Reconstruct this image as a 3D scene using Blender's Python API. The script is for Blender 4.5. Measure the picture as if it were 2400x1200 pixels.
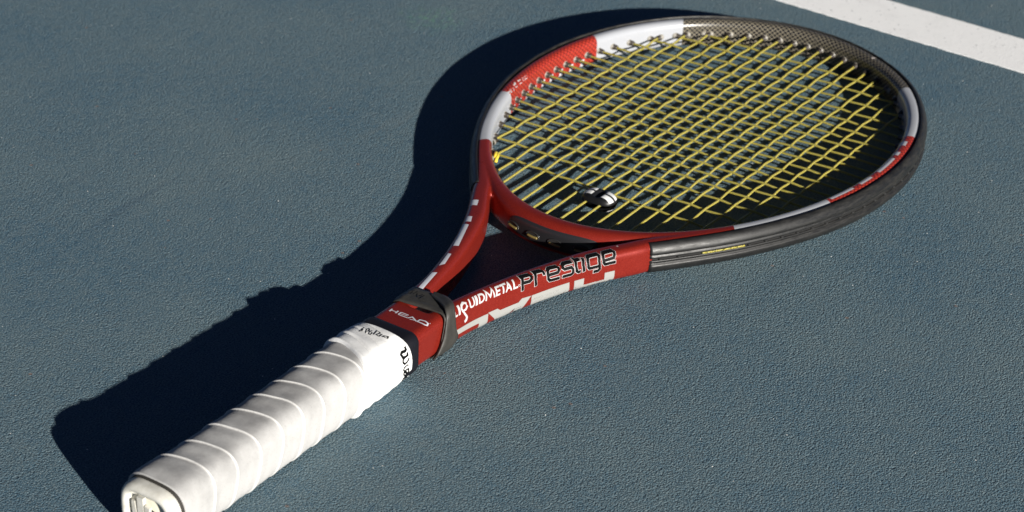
import bpy, bmesh, math, random
import numpy as np
from mathutils import Vector, Matrix
from mathutils.bvhtree import BVHTree
from mathutils.geometry import tessellate_polygon

for o in list(bpy.data.objects): bpy.data.objects.remove(o)
scene = bpy.context.scene
col = scene.collection
random.seed(7); rng = np.random.default_rng(7)
MM = 0.001                      # everything below is laid out in millimetres

# ------------------------------------------------------------------ camera
TILT = 0.0113                   # racket rests on tip bumper and butt cap
CAM_AZ, CAM_EL, CAM_ROLL, CAM_DIST = 0.5710, 0.5520, 0.0467, 1231.5
CAM_TGT = Vector((267.16, -22.28, 10.0))
d = Vector((math.cos(CAM_EL)*math.cos(CAM_AZ), math.cos(CAM_EL)*math.sin(CAM_AZ), -math.sin(CAM_EL)))
r = d.cross(Vector((0, 0, 1))).normalized(); u = r.cross(d)
r2 = math.cos(CAM_ROLL)*r + math.sin(CAM_ROLL)*u
u2 = -math.sin(CAM_ROLL)*r + math.cos(CAM_ROLL)*u
cam = bpy.data.cameras.new('camera'); cam_ob = bpy.data.objects.new('camera', cam); col.objects.link(cam_ob)
M3 = Matrix((r2, u2, -d)).transposed()
cam_ob.matrix_world = Matrix.Translation((CAM_TGT - d*CAM_DIST)*MM) @ M3.to_4x4()
cam.sensor_width = 36; cam.lens = 5229.2/2400*36; cam.shift_y = 110.5/2400
cam.clip_start = 0.05; cam.clip_end = 200
cam.dof.use_dof = True; cam.dof.focus_distance = 1.20; cam.dof.aperture_fstop = 15
scene.camera = cam_ob

# ------------------------------------------------------------------ sky + sun
SUN_DX, SUN_DY = 1.30, 2.95     # shadow run per unit of height
sun_to = Vector((-SUN_DX, -SUN_DY, 1)).normalized()
elev = math.asin(sun_to.z); azim = math.atan2(sun_to.x, sun_to.y)
w = bpy.data.worlds.new('World'); scene.world = w; w.use_nodes = True
nt = w.node_tree; nt.nodes.clear()
out = nt.nodes.new('ShaderNodeOutputWorld'); bg = nt.nodes.new('ShaderNodeBackground'); sky = nt.nodes.new('ShaderNodeTexSky')
sky.sky_type = 'NISHITA'; sky.sun_disc = False; sky.sun_elevation = elev; sky.sun_rotation = azim
sky.altitude = 2000; sky.air_density = 0.20; sky.dust_density = 0.0; sky.ozone_density = 1.0
bg.inputs['Strength'].default_value = 0.05
nt.links.new(sky.outputs[0], bg.inputs['Color']); nt.links.new(bg.outputs[0], out.inputs['Surface'])
sun = bpy.data.lights.new('sun', 'SUN'); sun.energy = 5.0; sun.angle = math.radians(0.53); sun.color = (1.0, 0.955, 0.88)
sun_ob = bpy.data.objects.new('sun', sun); col.objects.link(sun_ob)
sun_ob.rotation_euler = (-sun_to).to_track_quat('-Z', 'Y').to_euler(); sun_ob.location = sun_to*3

scene.render.engine = 'CYCLES'
vs = scene.view_settings
vs.view_transform = 'Standard'; vs.look = 'None'; vs.exposure = 0.88; vs.gamma = 1.0; vs.use_curve_mapping = False

# ------------------------------------------------------------------ helpers
def W(p):                        # racket millimetres (mid plane z = 0) -> world metres
    p = np.asarray(p, float); q = p.copy()
    q[..., 2] = p[..., 2] + 10.0 + TILT*(685.0 - p[..., 0])
    return q*MM

def link(name, me, mat=None, parent=None, smooth=True):
    o = bpy.data.objects.new(name, me); col.objects.link(o)
    if mat is not None and len(me.materials) == 0: me.materials.append(mat)
    if parent is not None: o.parent = parent
    if smooth and len(me.polygons): me.polygons.foreach_set('use_smooth', np.ones(len(me.polygons), bool))
    return o

def mesh(name, verts, faces, world=True):
    me = bpy.data.meshes.new(name)
    v = W(verts) if world else np.asarray(verts)
    me.from_pydata([tuple(a) for a in v], [], [tuple(int(i) for i in f) for f in faces]); me.update()
    return me

def part(name, verts, faces, mat, parent, smooth=True):
    return link(name, mesh(name, verts, faces), mat, parent, smooth)

def empty(name, loc):
    o = bpy.data.objects.new(name, None); o.empty_display_size = 0.02; col.objects.link(o); o.location = loc
    return o

def tag(o, label=None, cat=None, group=None, kind=None):
    if label: o['label'] = label
    if cat: o['category'] = cat
    if group: o['group'] = group
    if kind: o['kind'] = kind
    return o

def loft(rings, closed=True, cap=True):
    """rings: (n, m, 3) ring points -> verts, faces"""
    R = np.asarray(rings, float); n, m = R.shape[:2]
    V = R.reshape(-1, 3); F = []
    for i in range(n - (0 if closed == 'loop' else 1)):
        a = i*m; b = ((i+1) % n)*m
        for j in range(m if closed else m-1):
            k = (j+1) % m
            F.append((a+j, a+k, b+k, b+j))
    if cap and closed != 'loop':
        F.append(tuple(range(m-1, -1, -1))); F.append(tuple(range((n-1)*m, n*m)))
    return V, F

def tube(path, rad, n=8, cap=True):
    P = np.asarray(path, float); rad = np.broadcast_to(np.asarray(rad, float), (len(P),))
    T = np.gradient(P, axis=0); T /= np.linalg.norm(T, axis=1)[:, None]
    ref = np.array([0, 0, 1.0]) if abs(T[0][2]) < .8 else np.array([0, 1.0, 0])
    rings = []
    for p, t, q in zip(P, T, rad):
        a = np.cross(t, ref); a /= np.linalg.norm(a); b = np.cross(a, t)
        th = np.arange(n)/n*2*np.pi
        rings.append(p + q*(np.cos(th)[:, None]*a + np.sin(th)[:, None]*b))
    return loft(rings, True, cap)

def smoothstep(a, b, x):
    t = np.clip((x-a)/(b-a), 0, 1); return t*t*(3-2*t)

def spline(pts, n):
    """Catmull-Rom through pts, n samples, evenly spaced"""
    P = np.asarray(pts, float); P = np.vstack([2*P[0]-P[1], P, 2*P[-1]-P[-2]]); out = []
    for i in range(1, len(P)-2):
        for t in np.linspace(0, 1, 24, endpoint=False):
            a, b, c, e = P[i-1], P[i], P[i+1], P[i+2]
            out.append(.5*((2*b)+(-a+c)*t+(2*a-5*b+4*c-e)*t*t+(-a+3*b-3*c+e)*t**3))
    out.append(P[-2]); out = np.array(out)
    return resample(out, n)

def resample(P, n):
    L = np.r_[0, np.cumsum(np.linalg.norm(np.diff(P, axis=0), axis=1))]
    s = np.linspace(0, L[-1], n)
    return np.stack([np.interp(s, L, P[:, k]) for k in range(P.shape[1])], -1)

# ------------------------------------------------------------------ materials
class NB:
    def __init__(s, name):
        s.m = bpy.data.materials.new(name); s.m.use_nodes = True; s.t = s.m.node_tree
        s.b = s.t.nodes['Principled BSDF']; s.o = s.t.nodes['Material Output']
    def n(s, typ, **kw):
        x = s.t.nodes.new(typ)
        for k, v in kw.items():
            if k.startswith('i_'):
                x.inputs[k[2:].replace('_', ' ')].default_value = v
            else: setattr(x, k, v)
        return x
    def l(s, a, b): s.t.links.new(a, b)
    def coord(s):
        return s.n('ShaderNodeTexCoord').outputs['Object']
    def noise(s, scale, detail=3, rough=.55, vec=None):
        x = s.n('ShaderNodeTexNoise'); x.inputs['Scale'].default_value = scale; x.inputs['Detail'].default_value = detail
        x.inputs['Roughness'].default_value = rough
        s.l(vec if vec is not None else s.coord(), x.inputs['Vector']); return x.outputs['Fac']
    def ramp(s, fac, stops):
        x = s.n('ShaderNodeValToRGB'); cr = x.color_ramp
        while len(cr.elements) > 1: cr.elements.remove(cr.elements[-1])
        for i, (p, c) in enumerate(stops):
            e = cr.elements[0] if i == 0 else cr.elements.new(p)
            e.position = p; e.color = (*c, 1) if len(c) == 3 else c
        s.l(fac, x.inputs['Fac']); return x.outputs['Color']
    def mix(s, fac, a, b):
        x = s.n('ShaderNodeMix', data_type='RGBA')
        for v, i in ((fac, 0), (a, 6), (b, 7)):
            if isinstance(v, (int, float)): x.inputs[i].default_value = v
            elif isinstance(v, tuple): x.inputs[i].default_value = (*v, 1)
            else: s.l(v, x.inputs[i])
        return x.outputs[2]
    def math(s, op, a, b=None, c=None):
        x = s.n('ShaderNodeMath', operation=op)
        for i, v in enumerate((a, b, c)):
            if v is None: continue
            if isinstance(v, (int, float)): x.inputs[i].default_value = v
            else: s.l(v, x.inputs[i])
        return x.outputs[0]
    def bump(s, h, strength=.5, dist=.001, normal=None):
        x = s.n('ShaderNodeBump'); x.inputs['Strength'].default_value = strength; x.inputs['Distance'].default_value = dist
        s.l(h, x.inputs['Height'])
        if normal is not None: s.l(normal, x.inputs['Normal'])
        return x.outputs[0]
    def attr(s, name):
        return s.n('ShaderNodeAttribute', attribute_name=name).outputs['Fac']
    def set(s, **kw):
        for k, v in kw.items():
            i = s.b.inputs[k.replace('_', ' ')]
            if isinstance(v, tuple): i.default_value = (*v, 1) if len(v) == 3 else v
            elif isinstance(v, (int, float)): i.default_value = v
            else: s.l(v, i)
        return s

def simple(name, colr, rough=.5, **kw):
    b = NB(name); b.set(Base_Color=colr, Roughness=rough, **kw); return b.m

def mat_court():
    b = NB('court_paint'); co = b.coord()
    big = b.noise(7, 4, .6, co); mid = b.noise(140, 4, .65, co); fine = b.noise(1050, 3, .7, co)
    c1 = b.ramp(big, [(.32, (0.056, 0.120, 0.170)), (.68, (0.104, 0.160, 0.186))])
    c2 = b.mix(b.ramp(mid, [(.40, (0, 0, 0)), (.70, (.45, .45, .45))]), c1, (0.130, 0.170, 0.182))
    c2 = b.mix(b.ramp(mid, [(.28, (.5, .5, .5)), (.42, (0, 0, 0))]), c2, (0.045, 0.095, 0.150))
    # paler and darker fine grain
    c3 = b.mix(b.ramp(fine, [(.51, (0, 0, 0)), (.66, (.9, .9, .9))]), c2, (0.215, 0.260, 0.268))
    c3 = b.mix(b.ramp(fine, [(.34, (.9, .9, .9)), (.48, (0, 0, 0))]), c3, (0.016, 0.040, 0.068))
    # rusty grains
    vr = b.n('ShaderNodeTexVoronoi', feature='F1'); vr.inputs['Scale'].default_value = 120; b.l(co, vr.inputs['Vector'])
    rs = b.math('MULTIPLY', b.math('LESS_THAN', vr.outputs['Distance'], .13), b.math('GREATER_THAN', b.n_sep(vr.outputs['Color']), .975))
    c3 = b.mix(b.math('MULTIPLY', rs, .6), c3, (.20, .13, .10))
    # sparse mineral specks
    vo = b.n('ShaderNodeTexVoronoi', feature='F1'); vo.inputs['Scale'].default_value = 230; b.l(co, vo.inputs['Vector'])
    sp = b.math('MULTIPLY', b.math('LESS_THAN', vo.outputs['Distance'], .085),
                b.math('GREATER_THAN', b.n_sep(vo.outputs['Color']), .957))
    c4 = b.mix(sp, c3, (.80, .80, .76))
    # green ball mark and faint dark scuffs
    mp = b.n('ShaderNodeMapping'); mp.inputs['Location'].default_value = (-0.563, -0.245, 0); b.l(co, mp.inputs['Vector'])
    gl = b.n('ShaderNodeVectorMath', operation='LENGTH'); b.l(mp.outputs[0], gl.inputs[0])
    rg = b.math('ADD', gl.outputs['Value'], b.math('MULTIPLY', b.math('SUBTRACT', b.noise(60, 4, .7, co), .5), .05))
    gm = b.math('MULTIPLY', b.ramp(rg, [(.004, (1, 1, 1)), (.026, (0, 0, 0))]),
                b.ramp(b.noise(210, 4, .7, co), [(.46, (0, 0, 0)), (.68, (.6, .6, .6))]))
    c5 = b.mix(gm, c4, (0.12, 0.29, 0.17))
    wv = b.n('ShaderNodeMapping'); wv.inputs['Rotation'].default_value = (0, 0, .55); wv.inputs['Scale'].default_value = (2.2, 26, 1); b.l(co, wv.inputs['Vector'])
    scf = b.ramp(b.noise(1.6, 3, .55, wv.outputs[0]), [(.66, (0, 0, 0)), (.74, (.28, .28, .28))])
    c6 = b.mix(scf, c5, (0.030, 0.062, 0.105))
    wv2 = b.n('ShaderNodeMapping'); wv2.inputs['Rotation'].default_value = (0, 0, -.7); wv2.inputs['Scale'].default_value = (3, 34, 1); wv2.inputs['Location'].default_value = (3.1, .7, 0); b.l(co, wv2.inputs['Vector'])
    scg = b.ramp(b.noise(1.5, 4, .6, wv2.outputs[0]), [(.64, (0, 0, 0)), (.74, (.25, .25, .25))])
    c6 = b.mix(scg, c6, (0.17, 0.20, 0.205))
    vg = b.n('ShaderNodeTexVoronoi', feature='F1'); vg.inputs['Scale'].default_value = 1020; b.l(co, vg.inputs['Vector'])
    vg2 = b.n('ShaderNodeTexVoronoi', feature='F1'); vg2.inputs['Scale'].default_value = 1700; b.l(co, vg2.inputs['Vector'])
    gr = b.math('SUBTRACT', 1.0, b.math('MULTIPLY', vg.outputs['Distance'], b.math('ADD', .4, b.noise(300, 2, .6, co))))
    n1 = b.bump(b.math('SUBTRACT', 1.0, vg2.outputs['Distance']), .5, .0005)
    n2 = b.bump(gr, .68, .0009, n1)
    n2 = b.bump(b.noise(420, 6, .85, co), .12, .0010, n2)
    b.set(Base_Color=c6, Roughness=.8, Normal=n2); b.b.inputs['Specular IOR Level'].default_value = .2
    return b.m
def _sep(s, c):
    x = s.n('ShaderNodeSeparateColor'); s.l(c, x.inputs[0]); return x.outputs[0]
NB.n_sep = _sep

def mat_line():
    b = NB('line_paint'); co = b.coord()
    c = b.ramp(b.noise(700, 4, .7, co), [(.22, (.60, .60, .595)), (.36, (.85, .85, .845)), (.8, (.89, .89, .885))])
    d2 = b.mix(b.ramp(b.noise(260, 2, .5, co), [(.26, (.8, .8, .8)), (.34, (0, 0, 0))]), c, (.22, .235, .25))
    d2 = b.mix(b.ramp(b.noise(34, 5, .7, co), [(.52, (0, 0, 0)), (.78, (.30, .30, .30))]), d2, (.50, .50, .485))
    n1 = b.bump(b.noise(1500, 2, .6, co), .35, .0005)
    n2 = b.bump(b.noise(760, 3, .6, co), .4, .0008, n1)
    b.set(Base_Color=d2, Roughness=.75, Normal=n2); return b.m

RED = (0.36, 0.024, 0.018)
def mat_frame():
    b = NB('frame_paint'); co = b.coord()
    phi = b.attr('phi'); hs = b.attr('hs'); hv = b.attr('hv')
    flake = b.noise(2600, 2, .6, co)
    red = b.mix(b.ramp(flake, [(.40, (0, 0, 0)), (.75, (1, 1, 1))]), (0.180, 0.0115, 0.0075), (0.310, 0.032, 0.0185))
    def net(pu, pv, wd):
        a = b.math('ADD', b.math('DIVIDE', hs, pu), b.math('DIVIDE', hv, pv))
        c = b.math('SUBTRACT', b.math('DIVIDE', hs, pu), b.math('DIVIDE', hv, pv))
        la = b.math('LESS_THAN', b.math('ABSOLUTE', b.math('SUBTRACT', b.math('FRACT', a), .5)), wd)
        lc = b.math('LESS_THAN', b.math('ABSOLUTE', b.math('SUBTRACT', b.math('FRACT', c), .5)), wd)
        return b.math('MAXIMUM', la, lc)
    redn = b.mix(b.math('MULTIPLY', net(3.6, 3.4, .11), .85), b.mix(.65, red, (0.42, 0.042, 0.024)), (0.040, 0.003, 0.006))  # panel red brightened in colour for the sun striking the far wall
    netb = b.mix(net(3.6, 3.2, .09), (0.007, 0.007, 0.010), (0.215, 0.19, 0.14))
    white = b.mix(b.noise(1800, 2, .6, co), (0.30, 0.315, 0.345), (0.35, 0.358, 0.380))
    # block letters printed along the inside edge of the patterned red panels
    ang = phi
    def gt(v, t): return b.math('GREATER_THAN', v, t)
    hsa = b.math('ABSOLUTE', hs)
    let = None
    for (s0, s1) in LETTER_BLOCKS:
        q = b.math('MULTIPLY', gt(hsa, s0), b.math('LESS_THAN', hsa, s1))
        let = q if let is None else b.math('MAXIMUM', let, q)
    let = b.math('MULTIPLY', b.math('MULTIPLY', let, gt(hs, 0.0)), b.math('MULTIPLY', gt(hv, HV_LET0), b.math('LESS_THAN', hv, HV_LET1)))
    let2 = None
    for (s0, s1) in LETTER_BLOCKS_LOW:
        q = b.math('MULTIPLY', gt(hsa, s0), b.math('LESS_THAN', hsa, s1))
        let2 = q if let2 is None else b.math('MAXIMUM', let2, q)
    let2 = b.math('MULTIPLY', let2, b.math('MULTIPLY', gt(hv, -9.5), b.math('LESS_THAN', hv, -2.2)))
    redn = b.mix(b.math('MAXIMUM', let, let2), redn, (0.50, 0.50, 0.53))
    c = netb
    c = b.mix(gt(ang, 33.6), c, white)
    c = b.mix(gt(ang, 61.4), c, redn)
    c = b.mix(gt(ang, 111.5), c, white)
    c = b.mix(gt(ang, 141.2), c, red)
    # small paint chips
    vo = b.n('ShaderNodeTexVoronoi', feature='F1'); vo.inputs['Scale'].default_value = 95; b.l(co, vo.inputs['Vector'])
    chip = b.math('MULTIPLY', b.math('LESS_THAN', vo.outputs['Distance'], b.math('ADD', .05, b.math('MULTIPLY', b.noise(900, 2, .5, co), .12))),
                  b.math('GREATER_THAN', b.n_sep(vo.outputs['Color']), .90))
    c = b.mix(chip, c, (.62, .55, .50))
    # dust and dull patches
    ro = b.ramp(b.noise(55, 5, .65, co), [(.3, (.24,)*3), (.75, (.42,)*3)])
    b.set(Base_Color=c, Roughness=ro, Metallic=b.math('MULTIPLY', gt(ang, 141.2), .35), Normal=b.bump(b.noise(900, 2, .5, co), .06, .0004))
    b.b.inputs['Coat Weight'].default_value = .12; b.b.inputs['Coat Roughness'].default_value = .22; b.b.inputs['Specular IOR Level'].default_value = .38
    return b.m

def mat_bumper():
    b = NB('bumper_plastic'); co = b.coord()
    sc = b.n('ShaderNodeMapping'); sc.inputs['Scale'].default_value = (1, 1, 7); b.l(co, sc.inputs['Vector'])
    wear = b.ramp(b.noise(110, 7, .8, sc.outputs[0]), [(.42, (0, 0, 0)), (.72, (1, 1, 1))])
    px = b.n('ShaderNodeSeparateXYZ'); b.l(co, px.inputs[0])
    tipw = b.math('MULTIPLY', b.n_map(px.outputs[0], .40, .62), wear)
    base = b.mix(b.math('MULTIPLY', wear, .25), (0.0065, 0.0065, 0.0065), (0.016, 0.015, 0.0135))
    c = b.mix(b.math('MULTIPLY', tipw, .75), base, (0.042, 0.037, 0.029))
    scr = b.n('ShaderNodeMapping'); scr.inputs['Scale'].default_value = (30, 30, 700); b.l(co, scr.inputs['Vector'])
    ss = b.ramp(b.noise(2.0, 4, .7, scr.outputs[0]), [(.56, (0, 0, 0)), (.70, (.5, .5, .5))])
    c = b.mix(b.math('MULTIPLY', ss, tipw), c, (0.10, 0.09, 0.075))
    b.set(Base_Color=c, Roughness=b.ramp(wear, [(0, (.40,)*3), (1, (.70,)*3)]), Normal=b.bump(b.noise(600, 4, .7, co), .10, .0005))
    return b.m
def _nmap(s, v, a, c):
    x = s.n('ShaderNodeMapRange'); x.inputs['From Min'].default_value = a; x.inputs['From Max'].default_value = c; s.l(v, x.inputs['Value']); return x.outputs[0]
NB.n_map = _nmap

def mat_string():
    b = NB('string_yellow'); co = b.coord()
    c = b.mix(b.noise(260, 3, .6, co), (0.262, 0.226, 0.050), (0.325, 0.285, 0.070))
    b.set(Base_Color=c, Roughness=.42); b.b.inputs['Subsurface Weight'].default_value = .8; b.b.inputs['Subsurface Radius'].default_value = (1.0, .85, .3); b.b.inputs['Subsurface Scale'].default_value = .003
    return b.m

def mat_tape(new=False):
    b = NB('tape_new' if new else 'tape_used'); co = b.coord()
    if new:
        c = b.mix(b.ramp(b.noise(60, 4, .6, co), [(.45, (0, 0, 0)), (.8, (1, 1, 1))]), (.70, .70, .695), (.56, .556, .545))
    else:
        sep = b.n('ShaderNodeSeparateXYZ'); b.l(co, sep.inputs[0])
        dirt = b.math('MULTIPLY', b.ramp(b.noise(46, 5, .62, co), [(.36, (0, 0, 0)), (.60, (1, 1, 1))]), b.n_map(sep.outputs[2], .018, .032))
        c = b.mix(b.math('MULTIPLY', dirt, .9), (.40, .396, .39), (.25, .246, .243))
        c = b.mix(b.ramp(b.noise(140, 5, .7, co), [(.55, (0, 0, 0)), (.8, (.45, .45, .45))]), c, (.30, .294, .284))
        c = b.mix(b.ramp(b.attr('lit_seam'), [(.2, (0, 0, 0)), (.8, (1, 1, 1))]), c, (.55, .545, .53))  # tape edges paled in colour where they catch the sun
    h = b.noise(1100, 4, .75, co)
    c = b.mix(b.ramp(h, [(.30, (.45, .45, .45)), (.44, (0, 0, 0))]), c, (.20, .195, .19)) if not new else c
    b.set(Base_Color=c, Roughness=.8, Normal=b.bump(h, .30, .0005, b.bump(b.noise(130, 3, .5, co), .16, .0010)))
    b.b.inputs['Specular IOR Level'].default_value = .25
    return b.m

def mat_rubber():
    b = NB('band_rubber'); co = b.coord()
    c = b.mix(b.noise(140, 4, .65, co), (0.014, 0.0136, 0.0125), (0.048, 0.045, 0.039))
    b.set(Base_Color=c, Roughness=.55, Normal=b.bump(b.noise(420, 3, .6, co), .25, .0006)); return b.m

def mat_cap():
    b = NB('cap_plastic'); co = b.coord()
    c = b.mix(b.ramp(b.noise(110, 5, .65, co), [(.42, (0, 0, 0)), (.72, (1, 1, 1))]), (.56, .55, .51), (.40, .385, .33))
    b.set(Base_Color=c, Roughness=.5, Normal=b.bump(b.noise(400, 3, .6, co), .12, .0006)); return b.m

# ------------------------------------------------------------------ outlines of the racket (mm)
EA, EB, ECX, EN, EE = 162.2, 118.9, 507.4, 1.966, 0.0861
def egg(t, off=0.0):
    c, s = np.cos(t), np.sin(t)
    x = EA*np.sign(c)*np.abs(c)**(2/EN); y = EB*np.sign(s)*np.abs(s)**(2/EN)*(1+EE*x/EA)
    return np.stack([ECX+x, y], -1)
tt = np.linspace(-np.pi, np.pi, 2401)
HOOP = resample(egg(tt), 721)[:-1]                  # inner edge, starts at the bridge, goes by the near side to the tip
_t = np.roll(HOOP, -1, 0)-np.roll(HOOP, 1, 0); _t /= np.linalg.norm(_t, axis=1)[:, None]
HN = np.stack([_t[:, 1], -_t[:, 0]], -1)            # outward normal
for _ in range(30): HN = (np.roll(HN, 1, 0)+HN+np.roll(HN, -1, 0)); HN /= np.linalg.norm(HN, axis=1)[:, None]
HLEN = np.linalg.norm(np.diff(np.vstack([HOOP, HOOP[:1]]), axis=0), axis=1).sum()
HSTEP = HLEN/len(HOOP)

FW, FZ = 9.8, 9.5
def rrect(r0, r1, zh, ri, ro, n=6):
    """rounded rectangle ring in (r, z), from inner top going inward/down"""
    pts = []
    for (cx, cz, rad, a0) in ((r0+ri, zh-ri, ri, 90), (r0+ri, -zh+ri, ri, 180), (r1-ro, -zh+ro, ro, 270), (r1-ro, zh-ro, ro, 360)):
        for k in range(n+1):
            a = math.radians(a0 + 90*k/n)
            pts.append((cx+rad*math.cos(a), cz+rad*math.sin(a)))
    return np.array(pts)

LETTER_BLOCKS, LETTER_BLOCKS_LOW, HV_LET0, HV_LET1 = [], [], 6.5, 13.0
def hoop_s_at_x(x, side=-1):
    m = (np.sign(HOOP[:, 1]) == side)
    i = np.where(m)[0][np.argmin(np.abs(HOOP[m, 0]-x))]
    n = len(HOOP); return (min(i, n-i))*HSTEP
for a, c in ((466, 486), (494, 506), (514.5, 537), (541, 546), (556, 562)):
    LETTER_BLOCKS.append((hoop_s_at_x(a), hoop_s_at_x(c)))
for x in (470, 480.5, 491.5, 502, 513, 523.5, 534.5, 545.5, 556):
    LETTER_BLOCKS_LOW.append((hoop_s_at_x(x)-1.8, hoop_s_at_x(x)+1.6))

def build_frame(parent, mat):
    V, F = [], []
    def add(v, f):
        o = sum(len(a) for a in V); V.append(np.asarray(v)); F.extend([tuple(i+o for i in q) for q in f])
    rings = []
    for p, nn in zip(HOOP, HN):
        k = smoothstep(372, 345, p[0])*smoothstep(62, 40, abs(p[1]))      # bridge is a little deeper
        sec = rrect(0, FW+3.2*k, FZ+.3*k, 4.2, 4.4+1.5*k)
        rings.append(np.c_[p[0]+nn[0]*sec[:, 0], p[1]+nn[1]*sec[:, 0], sec[:, 1]])
    add(*loft(rings, 'loop'))
    # arms
    outer = spline([(425, 107.0), (410, 99.4), (390, 87.4), (370, 74.5), (354, 64.0), (343, 58.6), (318, 45.2), (292, 34.0), (264, 24.8), (240, 18.9), (222, 17.0), (205, 16.3), (185, 16.0), (166, 16.0)], 130)
    inner = spline([(418, 97.0), (403, 90.5), (384, 78.5), (368, 63.5), (354, 52.0), (343, 45.5), (322, 33.5), (298, 24.3), (271, 16.0), (246, 10.6), (230, 7.4), (214, 5.0), (200, 3.5), (166, 1.0)], 130)
    global NEAR_CURVE
    NEAR_CURVE = np.c_[outer[::-1, 0], -outer[::-1, 1]]
    for sg in (-1, 1):
        rings = []
        for po, pi in zip(outer, inner):
            wd = np.linalg.norm(po-pi); dirv = (po-pi)/wd
            zh = 9.5 + 1.6*smoothstep(330, 215, po[0]); rc = min(4.6, wd*.42)
            sec = rrect(0, wd, zh, rc, rc)
            x = pi[0]+dirv[0]*sec[:, 0]; y = sg*(pi[1]+dirv[1]*sec[:, 0])
            ring = np.c_[x, y, sec[:, 1]]
            rings.append(ring if sg > 0 else ring[::-1])
        v, f = loft(rings); add(v, f)
    # shaft
    rings = []
    for x in np.linspace(160, 209, 30):
        sec = rrect(-16, 16, 11.1, 4.6, 4.6)
        rings.append(np.c_[np.full(len(sec), x), sec[:, 0], sec[:, 1]])
    # rounded start of the throat opening
    v, f = loft(rings); add(v, f)
    me = bpy.data.meshes.new('frame_src'); me.from_pydata([tuple(p) for p in np.vstack(V)], [], F)
    bm = bmesh.new(); bm.from_mesh(me)
    bmesh.ops.triangulate(bm, faces=[q for q in bm.faces if len(q.verts) > 4])
    bmesh.ops.recalc_face_normals(bm, faces=bm.faces); bm.to_mesh(me); bm.free()
    tmp = bpy.data.objects.new('frame_src', me); col.objects.link(tmp)
    rm = tmp.modifiers.new('r', 'REMESH'); rm.mode = 'VOXEL'; rm.voxel_size = 0.62; rm.adaptivity = 0
    sm = tmp.modifiers.new('s', 'SMOOTH'); sm.factor = .5; sm.iterations = 14
    dg = bpy.context.evaluated_depsgraph_get()
    me2 = bpy.data.meshes.new_from_object(tmp.evaluated_get(dg)); me2.name = 'frame'
    bpy.data.objects.remove(tmp); bpy.data.meshes.remove(me)
    n = len(me2.vertices); co = np.empty(n*3); me2.vertices.foreach_get('co', co); co = co.reshape(-1, 3)
    # surface coordinates for the printed patterns
    C = HOOP + HN*(FW/2)
    hs = np.zeros(n, np.float32); hv = np.zeros(n, np.float32)
    sec = rrect(0, FW, FZ, 4.2, 4.4, 8); sec = np.vstack([sec, sec[:1]])
    sec = resample(sec, 97); L = np.linspace(0, np.linalg.norm(np.diff(sec, axis=0), axis=1).sum(), 97)
    L0 = L[np.argmin(np.abs(sec[:, 1])+np.where(sec[:, 0] < 3, 0, 99))]
    for i in range(0, n, 20000):
        q = co[i:i+20000]
        dd = ((q[:, None, :2]-C[None, ::2])**2).sum(-1); j = dd.argmin(1)*2
        # refine to a continuous arc coordinate
        tdir = np.stack([-HN[j, 1], HN[j, 0]], -1)
        ds = ((q[:, :2]-C[j])*tdir).sum(1); rr = ((q[:, :2]-HOOP[j])*HN[j]).sum(1)
        s_ = j*HSTEP + ds; s_ = np.where(s_ > HLEN/2, s_-HLEN, s_)
        hs[i:i+20000] = s_
        k = ((np.stack([rr, q[:, 2]], -1)[:, None]-sec[None])**2).sum(-1).argmin(1)
        # continuous: project on tangent
        k2 = np.clip(k, 1, 95); tg = sec[k2+1]-sec[k2-1]; tg /= np.linalg.norm(tg, axis=1)[:, None]
        vv = L[k] + ((np.stack([rr, q[:, 2]], -1)-sec[k])*tg).sum(1)
        hv[i:i+20000] = -(vv-L0)              # > 0 up the inner wall and over the top
    hv = np.where(hv < -30, hv+L[-1], hv)
    phi = np.degrees(np.arctan2(np.abs(co[:, 1]), co[:, 0]-ECX)).astype(np.float32)
    for nm, a in (('hs', hs), ('hv', hv), ('phi', phi)):
        at = me2.attributes.new(nm, 'FLOAT', 'POINT'); at.data.foreach_set('value', a.astype(np.float32))
    bvh_co = co.copy()
    polys = np.empty(len(me2.loops), np.int32); me2.loops.foreach_get('vertex_index', polys)
    ls = np.empty(len(me2.polygons), np.int32); me2.polygons.foreach_get('loop_total', ls)
    faces = []; a = 0
    for k in ls: faces.append(polys[a:a+k].tolist()); a += k
    bvh = BVHTree.FromPolygons(bvh_co.tolist(), faces)
    me2.vertices.foreach_set('co', W(co).ravel()); me2.update()
    o = link('frame', me2, mat, parent)
    return o, bvh

# ------------------------------------------------------------------ court
def build_court():
    S = 20.0
    me = bpy.data.meshes.new('court'); me.from_pydata([(-S, -S, 0), (S, -S, 0), (S, S, 0), (-S, S, 0)], [], [(0, 1, 2, 3)])
    o = link('court', me, mat_court(), smooth=False); tag(o, 'rough blue acrylic tennis court surface with sandy grain', kind='structure')
    # painted line, slightly ragged edges
    ys = np.linspace(-1.2, 1.2, 2400); n = len(ys)
    def rag(a):
        e = rng.normal(0, 1, n); k = np.ones(5)/5; e = np.convolve(e, k, 'same')
        e2 = np.convolve(rng.normal(0, 1, n), np.ones(60)/60, 'same')*2.2
        return a + (e*.4 + e2*.6)*MM
    xa, xb = rag(.7465), rag(.7985)
    V = [(xa[i], ys[i], .0003) for i in range(n)]+[(xb[i], ys[i], .0003) for i in range(n)]
    V += [(xa[i]-.0006, ys[i], -.001) for i in range(n)]+[(xb[i]+.0006, ys[i], -.001) for i in range(n)]
    F = []
    for i in range(n-1):
        F += [(i, n+i, n+i+1, i+1), (2*n+i, i, i+1, 2*n+i+1), (n+i, 3*n+i, 3*n+i+1, n+i+1)]
    me = bpy.data.meshes.new('court_line'); me.from_pydata(V, [], F)
    o = link('court_line', me, mat_line(), smooth=False); tag(o, 'white painted boundary line on the blue court beyond the racket tip', kind='structure')
build_court()

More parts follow.
